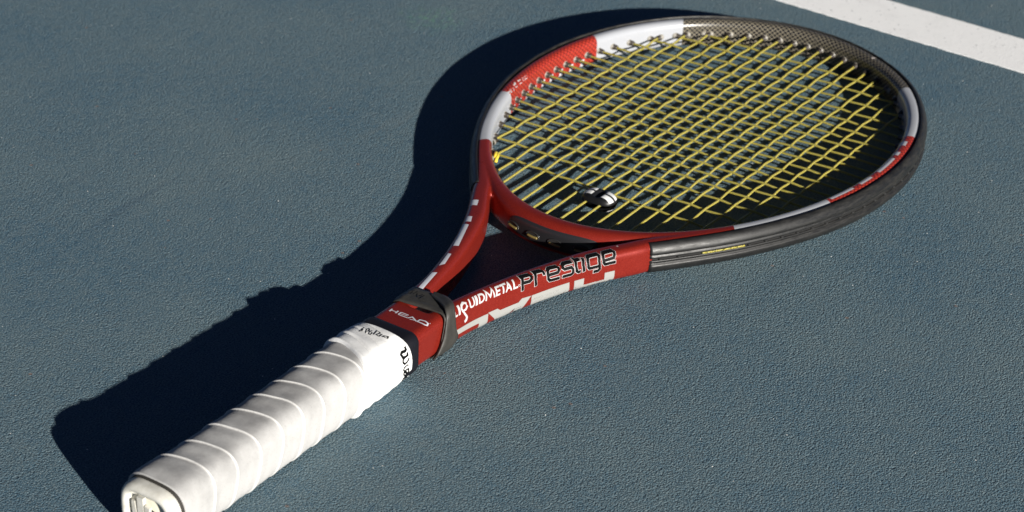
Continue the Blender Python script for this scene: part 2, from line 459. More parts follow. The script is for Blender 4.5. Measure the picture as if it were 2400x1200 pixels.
# ------------------------------------------------------------------ racket
racket = empty('tennis_racket', (0, 0, 0))
tag(racket, 'red, white and black tennis racket with yellow strings lying on the blue court', 'tennis racket')
M_frame = mat_frame()
frame, BVH = build_frame(racket, M_frame)
M_bump = mat_bumper(); M_str = mat_string()
M_black = simple('black_plastic', (0.014, 0.014, 0.016), .38)
M_grom = simple('grommet_plastic', (0.035, 0.028, 0.022), .4)
M_hole = simple('dark_hole', (0.006, 0.006, 0.006), .8)  # near-black, stands for the shade inside groove, slots and holes

# bumper guard: swept along the outer contour from one throat arm round the tip to the other
half = [(348, 62.6), (360, 71.6), (380, 85.8), (400, 98.3), (425, 111.2), (450, 121.3), (480, 129.6), (510, 133.2), (535, 133.3), (560, 130.0), (585, 123.0), (610, 111.8), (635, 95.6), (655, 75.6), (670, 51.5), (679.5, 25.5), (682.6, 0)]
opath = np.array([(x, -y) for x, y in half]+[(x, y) for x, y in half[-2::-1]])
OP = spline(opath, 520)
def path_normals(P):
    t = np.gradient(P, axis=0); t /= np.linalg.norm(t, axis=1)[:, None]
    return np.stack([t[:, 1], -t[:, 0]], -1)
ON = path_normals(OP)
BPROF = np.array([(8.5, 8.4), (8.3, 9.3), (8.8, 9.75), (9.9, 9.3), (11.1, 8.3), (12.1, 6.9), (12.8, 5.3), (13.0, 4.2), (12.8, 3.2), (11.7, 2.75), (11.7, 2.45), (12.25, 2.0), (12.4, .95), (12.1, .6), (10.95, .5), (10.95, -.6), (12.1, -.7), (12.4, -1.0),
                  (12.25, -2.1), (11.7, -2.55), (11.7, -2.85), (12.8, -3.3), (13.0, -4.4), (12.8, -5.8), (12.1, -7.4), (11.0, -8.8), (9.6, -9.75), (8.1, -10.05), (7.4, -9.6), (7.7, -8.7)])
rings = []
for i, (p, nn) in enumerate(zip(OP, ON)):
    # the guard tapers in at its two ends, grinds flat near the tip
    s = min(i, len(OP)-1-i)
    rr = BPROF[:, 0]-13.0 + .18*math.sin(i*.9)*smoothstep(560, 660, p[0])*rng.uniform(.2, 1)
    if s < 2: rr = rr - .5*(2-s)*(rr+6 > 0)*.3
    rings.append(np.c_[p[0]+nn[0]*rr, p[1]+nn[1]*rr, BPROF[:, 1]])
bumper = part('bumper_guard', *loft(rings), M_bump, racket)
bumper['label'] = 'scuffed black plastic bumper guard around the outside of the head'
# small holes along the groove, where the grommets come out
def ellipsoid(c, rx, n=10, m=6):
    V = []; F = []
    for i in range(m+1):
        a = math.pi*i/m
        for j in range(n):
            b_ = 2*math.pi*j/n
            V.append((c[0]+rx[0]*math.sin(a)*math.cos(b_), c[1]+rx[1]*math.sin(a)*math.sin(b_), c[2]+rx[2]*math.cos(a)))
    for i in range(m):
        for j in range(n):
            F.append((i*n+j, (i+1)*n+j, (i+1)*n+(j+1) % n, i*n+(j+1) % n))
    return V, F

rings = [[(p[0]+nn[0]*k, p[1]+nn[1]*k, z) for k, z in ((-1.75, .5), (-1.75, -.6))] for p, nn in zip(OP[1:-1], ON[1:-1])]
part('channel_shade', *loft(rings, False, False), M_hole, bumper, False)  # dark sheet over the groove bottom, painting in its shade
hv_, hf_ = ellipsoid((0, 0, 0), (1.3*MM, 1.3*MM, .85*MM), 10, 6)
hole_me = bpy.data.meshes.new('grommet_hole'); hole_me.from_pydata(hv_, [], hf_); hole_me.materials.append(M_hole)
acc = 0.0
for i in range(4, len(OP)-4):
    acc += np.linalg.norm(OP[i]-OP[i-1])
    if 370 < OP[i, 0] < 400 and OP[i, 1] < 0: continue
    if acc > 11.4 or i == 4:
        acc = 0.0
        o = link('grommet_hole', hole_me, None, bumper); q = OP[i]-ON[i]*1.45; o.location = Vector(W(np.array([q[0], q[1], -.05])))

# strings ---------------------------------------------------------------
MAIN_Y = [9.9046*k+0.0123*k**3 for k in np.arange(8.5, -9, -1.0)]
CROSS_X = [402.2, 420.9, 437.0, 450.2, 461.5, 472.6, 483.9, 495.0, 506.0, 516.8, 527.6, 538.4, 549.2, 560.1, 571.3, 583.1, 596.1, 610.8, 626.6, 641.6]
EGGD = egg(np.linspace(-np.pi, np.pi, 8001))
def x_at_y(y):
    m0 = EGGD[:, 0] < ECX; a = EGGD[m0]; b_ = EGGD[~m0]
    return a[np.argmin(np.abs(a[:, 1]-y)), 0], b_[np.argmin(np.abs(b_[:, 1]-y)), 0]
def y_at_x(x):
    i = np.argmin(np.abs(EGGD[:4001, 0]-x)); return abs(EGGD[i, 1])
SR, AMP = .73, .42
def string_path(a0, a1, cross, fixed, along_x, par, bend, AMP=.50):
    """run from a0 to a1, passing over / under at the crossings"""
    P = []
    cs = [c for c in cross if a0 < c < a1]; idx = [cross.index(c) for c in cs]
    knots = [a0-4, a0]+cs+[a1, a1+4]
    zs = [0, 0]+[AMP*(1 if (i+par) % 2 == 0 else -1) for i in idx]+[0, 0]
    lat = [0, 0]+[rng.normal(0, bend) for _ in cs]+[0, 0]
    order = np.argsort(knots); knots = np.array(knots)[order]; zs = np.array(zs)[order]; lat = np.array(lat)[order]
    A = []
    for i in range(len(knots)-1):
        k0, k1 = knots[i], knots[i+1]
        for t in np.linspace(0, 1, 7, endpoint=False):
            e = t*t*(3-2*t)*.55+t*.45
            A.append((k0+(k1-k0)*t, fixed+lat[i]+(lat[i+1]-lat[i])*e, zs[i]+(zs[i+1]-zs[i])*e))
    A.append((knots[-1], fixed, 0)); A = np.array(A)
    return A if along_x else A[:, [1, 0, 2]]
crx = sorted(CROSS_X); mny = sorted(MAIN_Y)
ends = []
for i, y in enumerate(mny):
    x0, x1 = x_at_y(y); P = string_path(x0, x1, crx, y, True, i, .05)
    part('main_string', *tube(P, SR, 8), M_str, racket)
    ends += [((x0, y), (1, 0)), ((x1, y), (-1, 0))]
for j, x in enumerate(crx):
    yy = y_at_x(x); P = string_path(-yy, yy, mny, x, False, j+1, .05, .30)
    part('cross_string', *tube(P, SR, 8), M_str, racket)
    ends += [((x, -yy), (0, 1)), ((x, yy), (0, -1))]
# grommets: one shared barrel mesh (axis +x), base at the frame wall
prof = [(-1.5, 2.35), (.35, 2.3), (.45, 2.0), (3.0, 1.75), (3.5, 1.5), (3.5, .85), (1.0, .8)]
rings = [[(a, q*math.cos(t), q*math.sin(t)) for t in np.arange(10)/10*2*np.pi] for a, q in prof]
gv, gf = loft(rings, True, False)
gme = bpy.data.meshes.new('grommet'); gme.from_pydata([tuple(np.array(p)*MM) for p in gv], [], gf); gme.materials.append(M_grom); gme.materials.append(simple('grommet_seat_lit', (.25, .235, .20), .5))
for k_, f_ in enumerate(gme.polygons): f_.material_index = 1 if k_ < 20 else 0  # pale base ring: bare white paint plus a sunlit rim put into colour
for (p, dv) in ends:
    o = link('grommet', gme, None, racket)
    o.location = Vector(W(np.array([p[0], p[1], 0.0]))); o.rotation_euler = (0, 0, math.atan2(dv[1], dv[0]))
# knot tied at the first cross
kp = [(402, 80.3, .2), (400, 80.0, 1.6), (397.2, 78.5, 1.8), (395.5, 77.6, .6), (396.5, 78.6, -1.0), (399.0, 80.2, -.8), (400.5, 79.2, .9), (397.6, 77.0, 1.4), (394.6, 75.9, .6), (393.2, 75.4, -.6)]
part('string_knot', *tube(spline(kp, 60), 1.05, 8), simple('string_knot_yellow', (0.62, 0.50, 0.05), .4), racket)
# loop of string showing in the bumper groove
gp = []
for x in np.linspace(374, 397, 40):
    i = np.argmin(np.abs(OP[:260, 0]-x)); gp.append((OP[i, 0]-ON[i, 0]*1.15, OP[i, 1]-ON[i, 1]*1.15, -.1+.12*math.sin(x*1.9)))
part('string_loop', *tube(gp, .62, 6), M_str, racket)

# throat grommet strip on the bridge, facing the opening -------------------
def bridge_wall(y, zz, off):
    """ray cast from inside the throat opening onto the bridge"""
    o = Vector((300.0 if abs(y) < 20 else 300+abs(y)*.45, y*.82, zz)); dv = Vector((1, 0.18*y/60, 0)).normalized()
    h = BVH.ray_cast(o, dv)
    return h[0], h[1]
ys = np.linspace(29, -39, 90); zc = np.linspace(-1, 1, 13)
V = []
def strip_pt(y, z, off):
    h = BVH.ray_cast(Vector((312.0+abs(y)*.25, y, z)), Vector((1, 0, 0)))
    if h[0] is None: return (345, y, z)
    q = h[0]+h[1]*off; return (q.x, q.y, q.z)
YS0, YS1, SZ = 27.0, -36.0, 6.4
nu, nv = 90, 14
for i in range(nu):
    t = i/(nu-1); y = YS0+(YS1-YS0)*t
    hw = SZ*max(.04, (1-abs(2*t-1)**6))**.5
    for j in range(nv):
        q = -1+2*j/(nv-1); edge = min(1, (1-abs(q))*4)*min(1, min(t, 1-t)*30)
        V.append(strip_pt(y, .6+q*hw, .75*edge-.05))
F = [(i*nv+j, (i+1)*nv+j, (i+1)*nv+j+1, i*nv+j+1) for i in range(nu-1) for j in range(nv-1)]
strip = part('throat_grommet_strip', V, F, M_black, racket)
for y in (22.5, 7.0, -8.0, -23.5):
    Vs = []; c = np.array(strip_pt(y, -.6, .9)); n_ = 22
    a = np.array(strip_pt(y+3, -.6, .9)); b_ = np.array(strip_pt(y-3, -.6, .9)); tx = (b_-a)/np.linalg.norm(b_-a); up = np.array([0, 0, 1.0])
    th = np.arange(n_+1)/n_*2*np.pi
    ring = c+np.cos(th)[:, None]*tx*4.6+np.sin(th)[:, None]*up*2.3
    eye = part('eyelet', *tube(ring, .45, 6), simple('eyelet_black', (.02, .02, .02), .22), strip)
    pl = np.vstack([c+np.cos(th[:-1])[:, None]*tx*4.5+np.sin(th[:-1])[:, None]*up*2.2])
    part('slot', pl, [tuple(range(len(pl)))], M_hole, strip, False)
    tb = [c+tx*k+np.array([-.4-.35*(1-(k/3.6)**2), 0, -.5]) for k in np.linspace(-3.6, 3.6, 14)]
    part('string_bend', *tube(tb, .75, 7), simple('string_amber', (.16, .12, .04), .3), strip)

# collar ------------------------------------------------------------------
rings = []
for x, g in ((172, -.2), (174.5, 1.1), (183.0, 1.35), (185.5, 1.25), (187.1, .9), (187.7, .35), (187.8, -.4)):
    sec = rrect(-16-g, 16+g, 11.1+g, 5+g*.6, 5+g*.6, 8)
    rings.append(np.c_[x+.055*(sec[:, 0])*0, sec[:, 0], sec[:, 1]] if False else np.c_[np.full(len(sec), x), sec[:, 0], sec[:, 1]])
part('grip_collar', *loft(rings), simple('collar_rubber', (0.006, 0.006, 0.009), .5, Specular_IOR_Level=.25), racket)

# handle ------------------------------------------------------------------
def oct_r(th, hy, hz, p=11, dk=.82):
    dd = (hy+hz)/math.sqrt(2)*dk
    acc = np.zeros_like(th)
    for ny, nz, dist in ((1, 0, hy), (-1, 0, hy), (0, 1, hz), (0, -1, hz), (.7071, .7071, dd), (-.7071, .7071, dd), (.7071, -.7071, dd), (-.7071, -.7071, dd)):
        acc += np.maximum(0, (np.cos(th)*ny+np.sin(th)*nz)/dist)**p
    return acc**(-1/p)
HY, HZ = 17.1, 15.3
def grip_scale(x):
    return 1 + .10*np.exp(-((np.asarray(x, float)-12)/9.5)**2) + .035*smoothstep(14, 2, x)
NT = 144
TH = np.arange(NT)/NT*2*np.pi
def seam_shift(th):                          # tape edge leans back a little on the near, low side
    return 5.0*np.sin(th-.35) - 1.5*np.cos(th)
SEAMS = [-30.0, 18.5, 35.0, 52.5, 69.5, 86.0, 102.0, 119.0, 135.0]
xs = np.unique(np.r_[np.arange(2.5, 156, .4), 156])
def lowf(x, th, seed):
    return .35*np.sin(x*.21+2*th+seed)+.25*np.sin(x*.47-3*th+seed*2)+.2*np.sin(x*.9+5*th+seed*3)
def grip_ring(x, extra):
    rr = oct_r(TH, HY*grip_scale(x), HZ*grip_scale(x))+extra
    return np.c_[np.full(NT, x), rr*np.cos(TH), rr*np.sin(TH)]
rings = []; lit_seam = []
SE = np.array(SEAMS)
for x in xs:
    xl = x - seam_shift(TH)*smoothstep(0, 14, np.full(NT, x)) + .35*np.sin(3*TH+x*.05)
    k = np.clip(np.searchsorted(SE, xl)-1, 0, len(SE)-1); fr = xl-SE[k]
    step = .75*np.exp(-fr/6.0)*smoothstep(-.1, .5, fr) + .12*np.exp(-((fr-12)/3)**2)
    rings.append(grip_ring(x, .25+step+.20*lowf(x, TH, 1.0)))
    lit_seam.append(np.exp(-((fr-.45)/.42)**2))
v, f = loft(rings)
og = part('overgrip', v, f, mat_tape(False), racket); og['label'] = 'used white overgrip wound in overlapping turns, greyed on top'
at = og.data.attributes.new('lit_seam', 'FLOAT', 'POINT'); at.data.foreach_set('value', np.concatenate(lit_seam).astype(np.float32))
# newer white tape turns below the collar, thicker and folded
rings = []
FOLD = [143.0, 152.5, 160.5, 168.0]; FH = [1.9, 1.3, .95, .5]
for x in np.arange(131.0, 184.0, .4):
    xl = x - 6.5*np.sin(TH+.5) - 2.0*np.cos(TH) + .6*np.sin(2*TH+x*.1)
    e = np.full(NT, 0.0)
    for k, (fx, fh) in enumerate(zip(FOLD, FH)):
        e = np.where(xl > fx-1, (.65+.75*smoothstep(148, 170, x))+fh*np.exp(-np.maximum(0, xl-fx)/4.5)*smoothstep(-.6, 1.3, xl-fx) - .12*k, e)
    e = e*smoothstep(FOLD[0]-1.0, FOLD[0]+1.0, xl) - 1.4*(1-smoothstep(FOLD[0]-1.6, FOLD[0]+.2, xl))
    e = e - 6.0*smoothstep(0, .8, x-(175.2+5.5*smoothstep(.2, -.9, np.sin(TH+.9))))
    rr = oct_r(TH, HY, HZ, 13)+e+.32*lowf(x, TH, 4.0)
    rr = rr*(1-.03*smoothstep(150, 178, np.full(NT, x)))
    rings.append(np.c_[x+.0*TH, rr*np.cos(TH), rr*np.sin(TH)])
v, f = loft(rings)
nt_ = part('finishing_tape', v, f, mat_tape(True), racket); nt_['label'] = 'bright white bunched tape turns below the black collar'

# butt cap ----------------------------------------------------------------
M_cap = mat_cap()
rings = []
for x, k, e in ((9, 1, -2.5), (4.5, 1, -1.0), (2.2, 1, -.8), (-2.8, 1, -.9), (-4.8, 1, -1.7), (-5.8, 1, -3.0), (-6.0, 1, -4.3), (-5.4, 1, -5.4), (-3.6, 1, -6.0), (-2.6, 1, -6.6)):
    rr = oct_r(TH, HY*grip_scale(0), HZ*grip_scale(0), 9)+e
    rings.append(np.c_[np.full(NT, x), rr*np.cos(TH), rr*np.sin(TH)])
v, f = loft(rings, True, True)
cap = part('butt_cap', v, f, M_cap, racket); cap['label'] = 'off-white plastic butt cap with rounded rim'
# dark ring standing in for the shaded gap between tape and cap
rings = []
for x, e in ((3.0, -.3), (2.4, -.35), (.7, -.45), (.5, -1.6)):
    rr = oct_r(TH, HY*grip_scale(0), HZ*grip_scale(0), 9)+e
    rings.append(np.c_[np.full(NT, x), rr*np.cos(TH), rr*np.sin(TH)])
part('cap_gap_shade', *loft(rings, True, False), simple('gap_dark', (.02, .018, .014), .8), racket)
# trap door with raised emblem bars and dark slots
def disc(cy, cz, ry, rz, x0, x1, n=32, bev=.4):
    th = np.arange(n)/n*2*np.pi; rg = []
    for x, k in ((x0, 1.0), (x1+bev, 1.0), (x1, 1-bev/max(ry, rz))):
        rg.append(np.c_[np.full(n, x), cy+ry*k*np.cos(th), cz+rz*k*np.sin(th)])
    return loft(rg)
door = part('trap_door', *disc(0, 0, 12.0, 10.2, -1.4, -3.1), simple('door_cream', (.66, .62, .50), .5), cap)

# emblem on the trap door: centre post, two slanted blocks, dark slots between them
def prism(pts, x0, x1):
    n = len(pts); V = [(x0, y, z) for y, z in pts]+[(x1, y, z) for y, z in pts]
    return V, [tuple(range(n)), tuple(range(2*n-1, n-1, -1))]+[(i, i+n, (i+1) % n+n, (i+1) % n) for i in range(n)]
for pts in ([(6.0, 8.2), (2.2, 8.4), (2.0, -8.5), (5.8, -8.5)], [(9.6, 4.6), (7.6, 4.8), (6.6, -2.5), (8.8, -5.0)], [(1.4, 4.8), (-1.6, 4.2), (-1.0, -5.0), (1.5, -6.0)]):
    part('emblem_bar', *prism(pts, -2.5, -4.9), M_cap, door, False)
for pts in ([(7.4, 4.4), (6.1, 2.6), (6.0, -7.0), (6.5, -7.0)], [(-1.8, 3.0), (-5.4, 1.6), (-4.6, -6.0), (-1.3, -6.4)]):
    part('slot', *prism(pts, -2.5, -3.35), M_hole, door, False)
# ------------------------------------------------------------------ lettering (flat print on the paint)
NL = np.r_[0, np.cumsum(np.linalg.norm(np.diff(NEAR_CURVE, axis=0), axis=1))]
def cast(bvh, o, dv, off):
    h = bvh.ray_cast(Vector(o), Vector(dv).normalized())
    if h[0] is None:
        h = bvh.find_nearest(Vector(o)+Vector(dv).normalized()*26)
    n = h[1] if h[1].dot(Vector(dv)) < 0 else -h[1]
    return tuple(h[0]+n*off)
def on_near(s, h, off):
    x = np.interp(s, NL, NEAR_CURVE[:, 0]); y = np.interp(s, NL, NEAR_CURVE[:, 1])
    xa, xb = np.interp([s-1, s+1], NL, NEAR_CURVE[:, 0]); ya, yb = np.interp([s-1, s+1], NL, NEAR_CURVE[:, 1])
    t = np.array([xb-xa, yb-ya]); t /= np.linalg.norm(t); n0 = np.array([t[1], -t[0]])
    if n0[1] > 0: n0 = -n0
    e = math.radians(25); up = np.array([-math.sin(e)*n0[0], -math.sin(e)*n0[1], math.cos(e)]); nn = np.array([math.cos(e)*n0[0], math.cos(e)*n0[1], math.sin(e)])
    return cast(BVH, np.array([x, y, 0])+up*h+nn*26, -nn, off)
def on_top(x, y, off): return cast(BVH, (x, y, 38), (0, 0, -1), off)
def on_wall(s, z, off):
    i = int(s/HSTEP) % len(HOOP); f = s/HSTEP-int(s/HSTEP); p = HOOP[i]*(1-f)+HOOP[(i+1) % len(HOOP)]*f
    return cast(BVH, (p[0]-HN[i, 0]*10, p[1]-HN[i, 1]*10, z), (HN[i, 0], HN[i, 1], 0), off)
TAPE_BVH = None
def on_tape(x, a, off):
    global TAPE_BVH
    if TAPE_BVH is None:
        me = nt_.data
        TAPE_BVH = BVHTree.FromPolygons([(v.co.x/MM, v.co.y/MM, v.co.z/MM-10-TILT*(685-v.co.x/MM)) for v in me.vertices], [list(p.vertices) for p in me.polygons])
    t = math.radians(a); dv = (0, -math.cos(t), -math.sin(t))
    return cast(TAPE_BVH, (x, 40*math.cos(t), 40*math.sin(t)), dv, off)

def stroke(pts, wd, ext=0.0, sx=1.0):
    """mitred strip in 2-D; sx scales the second coordinate to millimetres"""
    P = np.array(pts, float); P[:, 1] *= sx
    closed = np.linalg.norm(P[0]-P[-1]) < 1e-6
    if ext and not closed:
        a = P[0]-P[1]; b_ = P[-1]-P[-2]
        P[0] = P[0]+a/np.linalg.norm(a)*ext; P[-1] = P[-1]+b_/np.linalg.norm(b_)*ext
    T = np.diff(P, axis=0); T /= np.maximum(np.linalg.norm(T, axis=1), 1e-9)[:, None]
    N = np.stack([-T[:, 1], T[:, 0]], -1); off = []
    m = len(P)
    for i in range(m):
        na = N[i-1] if i > 0 else (N[-1] if closed else N[0]); nb = N[i] if i < m-1 else (N[0] if closed else N[-1])
        q = na+nb; l = np.linalg.norm(q)
        q = nb if l < .3 else q/l
        off.append(q*min(1.7, 1/max(.35, float(q@nb))))
    off = np.array(off); rows = []
    for i in range(m-1):
        k = max(1, int(np.linalg.norm(P[i+1]-P[i])/.9))
        for t in np.arange(k)/k:
            c = P[i]*(1-t)+P[i+1]*t; o_ = off[i]*(1-t)+off[i+1]*t; rows.append([c+o_*wd/2*q for q in (-1, -.33, .33, 1)])
    rows.append([P[-1]+off[-1]*wd/2*q for q in (-1, -.33, .33, 1)])
    V = np.array(rows).reshape(-1, 2); V[:, 1] /= sx
    F = [(i*4+j, i*4+j+1, i*4+j+5, i*4+j+4) for i in range(len(rows)-1) for j in range(3)]
    return V, F
def fill(poly, step=1.4):
    bm = bmesh.new(); vs_ = [bm.verts.new((x, y, 0)) for x, y in poly]; bm.faces.new(vs_)
    bmesh.ops.triangulate(bm, faces=bm.faces[:])
    for _ in range(6):
        es = [e for e in bm.edges if e.calc_length() > step]
        if not es: break
        bmesh.ops.subdivide_edges(bm, edges=es, cuts=1, use_grid_fill=False)
        bmesh.ops.triangulate(bm, faces=[f for f in bm.faces if len(f.verts) > 3])
    bm.verts.index_update()
    V = np.array([(v.co.x, v.co.y) for v in bm.verts]); F = [tuple(v.index for v in f.verts) for f in bm.faces]; bm.free()
    return V, F
def decal(name, pieces, fn, mat, parent, off=.07, label=None, dstep=.012):
    VV, FF = [], []
    for k, (V, F) in enumerate(pieces):
        o = len(VV); VV += [fn(a, b_, off+k*dstep) for a, b_ in V]; FF += [tuple(i+o for i in f) for f in F]
    ob = part(name, VV, FF, mat, parent, True)
    if label: ob['label'] = label
    return ob
HEAD_BIG = [[(162.1,-1.4),(168.6,-1.4),(168.4,-8.3),(141.9,-8.3),(141.8,-1.4),(148.4,-1.4),(148.2,-5.55),(162.0,-5.6)],[(138.4,-1.3),(112.3,-1.7),(112.1,-3.95),(131.5,-3.8),(131.4,-5.4),(112.0,-5.4),(112.3,-8.3),(138.8,-8.3)],[(111.9,-1.7),(105.2,-1.3),(103.0,-2.9),(89.8,-3.1),(87.8,-1.6),(80.9,-1.7),(87.4,-8.3),(94.9,-8.4),(92.1,-5.9),(100.6,-5.6),(98.3,-8.4),(105.0,-8.3)],[(55.5,-1.9),(81.0,-2.1),(80.6,-8.4),(74.1,-8.4),(74.1,-5.3),(56.9,-4.9)]]
LIQUID = [(0.78,[(55.47,10.63),(54.81,6.58),(56.14,6.4)]),(1.13,[(58.51,10.67),(57.2,6.14)]),(1.06,[(60.81,6.68),(60.24,8.59),(61.43,9.99),(63.52,10.62),(64.97,9.82),(64.81,8.19),(63.26,6.96),(60.85,6.85),(62.34,4.76),(64.35,2.09)]),(1.55,[(64.18,2.34),(63.61,0.73),(62.29,0.17)]),(1.06,[(68.45,10.66),(66.59,7.46),(67.64,5.94),(68.94,6.35),(71.07,10.56)]),(1.13,[(73.19,10.49),(71.71,6.03)]),(0.99,[(75.97,10.39),(74.51,5.93),(76.11,5.72),(77.7,6.64),(78.21,9.04),(77.76,10.49),(75.89,10.54)]),(0.99,[(79.36,5.87),(81.18,10.77),(82.22,8.02),(85.63,10.73),(85.14,6.11)]),(0.88,[(90.39,10.74),(87.99,10.79),(86.67,6.52),(89.36,6.3)]),(0.78,[(86.94,8.83),(89.18,8.79)]),(0.88,[(90.66,10.65),(95.0,10.73)]),(1.06,[(92.96,10.72),(91.52,6.04)]),(0.92,[(93.52,6.14),(96.97,10.91),(97.21,6.26)]),(0.71,[(94.58,7.83),(96.76,8.06)]),(0.99,[(101.12,10.72),(99.49,6.17),(102.03,6.41)]),(0.21,[(103.41,7.43),(103.85,7.04),(103.83,6.53),(103.27,6.4),(102.75,6.82),(102.83,7.32),(103.41,7.43)])]
PRESTIGE = [(1.27,[(106.92,10.07),(105.43,6.89),(105.47,3.19)]),(1.27,[(105.49,10.6),(108.77,10.38),(111.78,10.19),(112.81,9.2),(112.24,7.81),(110.61,7.0),(105.56,7.37)]),(1.27,[(116.01,9.99),(114.69,6.92),(114.87,3.17)]),(1.27,[(114.86,10.42),(120.43,10.05),(121.25,9.27),(121.25,7.65)]),(1.27,[(123.74,6.77),(127.47,6.62),(130.18,6.59),(131.26,7.52),(131.45,8.85),(130.6,9.68),(125.89,9.98),(124.29,9.39),(123.5,7.19),(123.55,4.72),(124.65,3.52),(127.8,3.35),(131.34,3.27)]),(1.27,[(141.23,9.8),(138.68,9.92),(136.3,10.0),(134.53,9.43),(134.13,7.99),(135.07,7.15),(139.78,7.07),(140.58,5.82),(140.37,3.75),(139.18,3.16),(136.09,3.25),(133.29,3.28)]),(1.2,[(143.52,11.22),(143.56,9.91),(142.68,7.22),(143.0,4.15),(144.07,3.35),(145.68,3.48)]),(1.13,[(143.36,9.9),(146.58,9.88)]),(1.27,[(148.62,10.08),(147.45,6.6),(147.97,2.75)]),(1.27,[(157.97,3.62),(154.76,3.63),(151.54,3.68),(150.77,4.57),(150.81,7.89),(151.79,9.71),(152.93,10.06),(155.76,10.01),(158.52,9.99),(158.81,9.36),(158.01,6.27),(158.42,1.9),(157.36,1.06),(154.35,1.04)]),(1.27,[(161.54,5.93),(164.32,6.12),(167.5,6.38),(168.18,7.47),(168.65,9.25),(167.92,10.04),(165.17,10.01),(162.39,9.96),(161.46,9.32),(160.89,7.39),(160.9,4.93),(161.93,3.82),(165.08,3.87),(168.62,3.85)])]
HEAD_TOP = [(1.14,[(197.63,10.25),(200.39,10.42)]),(0.65,[(198.95,10.17),(199.28,7.24)]),(1.14,[(197.94,6.59),(200.69,6.63)]),(0.93,[(197.89,4.67),(200.46,4.58)]),(0.65,[(200.46,4.58),(200.54,-0.3)]),(0.54,[(198.97,4.3),(199.46,-0.39)]),(0.71,[(197.72,4.54),(197.95,-1.38)]),(0.98,[(197.92,-1.52),(200.25,-2.96),(198.07,-7.01)]),(0.6,[(197.64,-3.02),(198.38,-5.97)]),(0.98,[(198.27,-7.56),(200.45,-7.72),(201.06,-10.77),(200.5,-12.99),(198.9,-13.51),(198.19,-12.63),(198.27,-7.56)]),(0.54,[(201.4,-13.44),(201.54,-13.69)])]
MIDPLUS = [(0.34,[(683.55,8.76),(684.61,7.52),(687.81,7.65),(686.8,8.85)]),(0.34,[(686.4,7.63),(685.25,8.83)]),(0.34,[(688.81,9.0),(690.14,7.64)]),(0.37,[(694.68,9.11),(691.81,8.91),(692.59,7.6),(695.51,7.74),(694.68,9.11)]),(0.34,[(701.43,9.12),(699.21,8.98),(699.53,7.9),(701.98,7.89),(701.43,9.12)]),(0.34,[(698.02,9.24),(699.92,9.19)]),(0.34,[(704.9,8.79),(706.19,7.36)]),(0.34,[(707.99,9.1),(709.04,7.93),(710.64,8.26),(709.87,9.05)]),(0.34,[(711.16,8.81),(713.2,9.07),(713.78,8.77),(712.31,8.25),(712.7,7.84),(714.9,8.08)])]
FAR_BLOCKS = [[(324.41,46.0),(330.17,48.89),(331.74,45.6),(325.78,42.66)],[(305.84,37.26),(312.06,39.61),(313.15,37.16),(307.37,34.09)],[(277.69,25.4),(303.08,36.64),(303.76,33.05),(279.45,22.98)],[(253.98,18.33),(268.75,22.7),(269.22,20.71),(257.52,16.87)],[(225.42,12.41),(245.38,16.84),(247.13,14.49),(227.75,10.17)]]
WILSON = [(0.99,[(175.09,148.43),(175.26,152.63),(174.52,154.14),(171.33,152.65),(170.51,154.79),(171.77,160.99)]),(0.89,[(175.86,159.31),(176.11,163.51),(173.89,164.09),(171.73,162.07)]),(0.73,[(173.89,164.09),(172.0,166.77),(172.02,171.68),(173.49,176.97),(175.52,176.59),(177.08,174.07),(177.24,171.36)]),(0.58,[(175.3,183.18),(172.99,184.23),(172.52,187.66),(173.92,192.39)]),(0.58,[(176.5,183.07),(176.64,185.94)]),(0.58,[(173.45,191.93),(176.0,192.26),(177.45,192.83),(177.61,199.95),(176.59,200.55),(174.62,193.3)]),(0.58,[(176.59,200.55),(173.06,193.34),(172.91,196.9),(175.32,204.7),(177.23,209.8)]),(0.68,[(177.23,209.8),(175.36,214.28),(173.55,213.23),(173.85,207.04),(175.81,208.06)])]
EPG = [(0.49,[(168.93,72.64),(166.66,70.46),(164.57,72.66),(166.01,76.0)]),(0.44,[(165.62,71.81),(167.6,73.97)]),(0.49,[(165.91,83.06),(168.16,79.34),(169.82,81.32),(168.22,85.52),(166.88,83.06)]),(0.49,[(169.17,90.19),(167.16,88.27),(165.89,90.15),(165.83,94.59),(167.44,93.99),(167.38,91.28)]),(0.53,[(166.26,99.14),(171.01,95.56),(170.93,102.07),(169.85,105.06),(167.35,102.7),(166.96,109.8)]),(0.53,[(167.01,109.41),(169.97,109.26)]),(0.53,[(167.97,113.7),(170.11,115.31),(170.58,120.49),(169.42,121.88),(168.57,116.2)])]

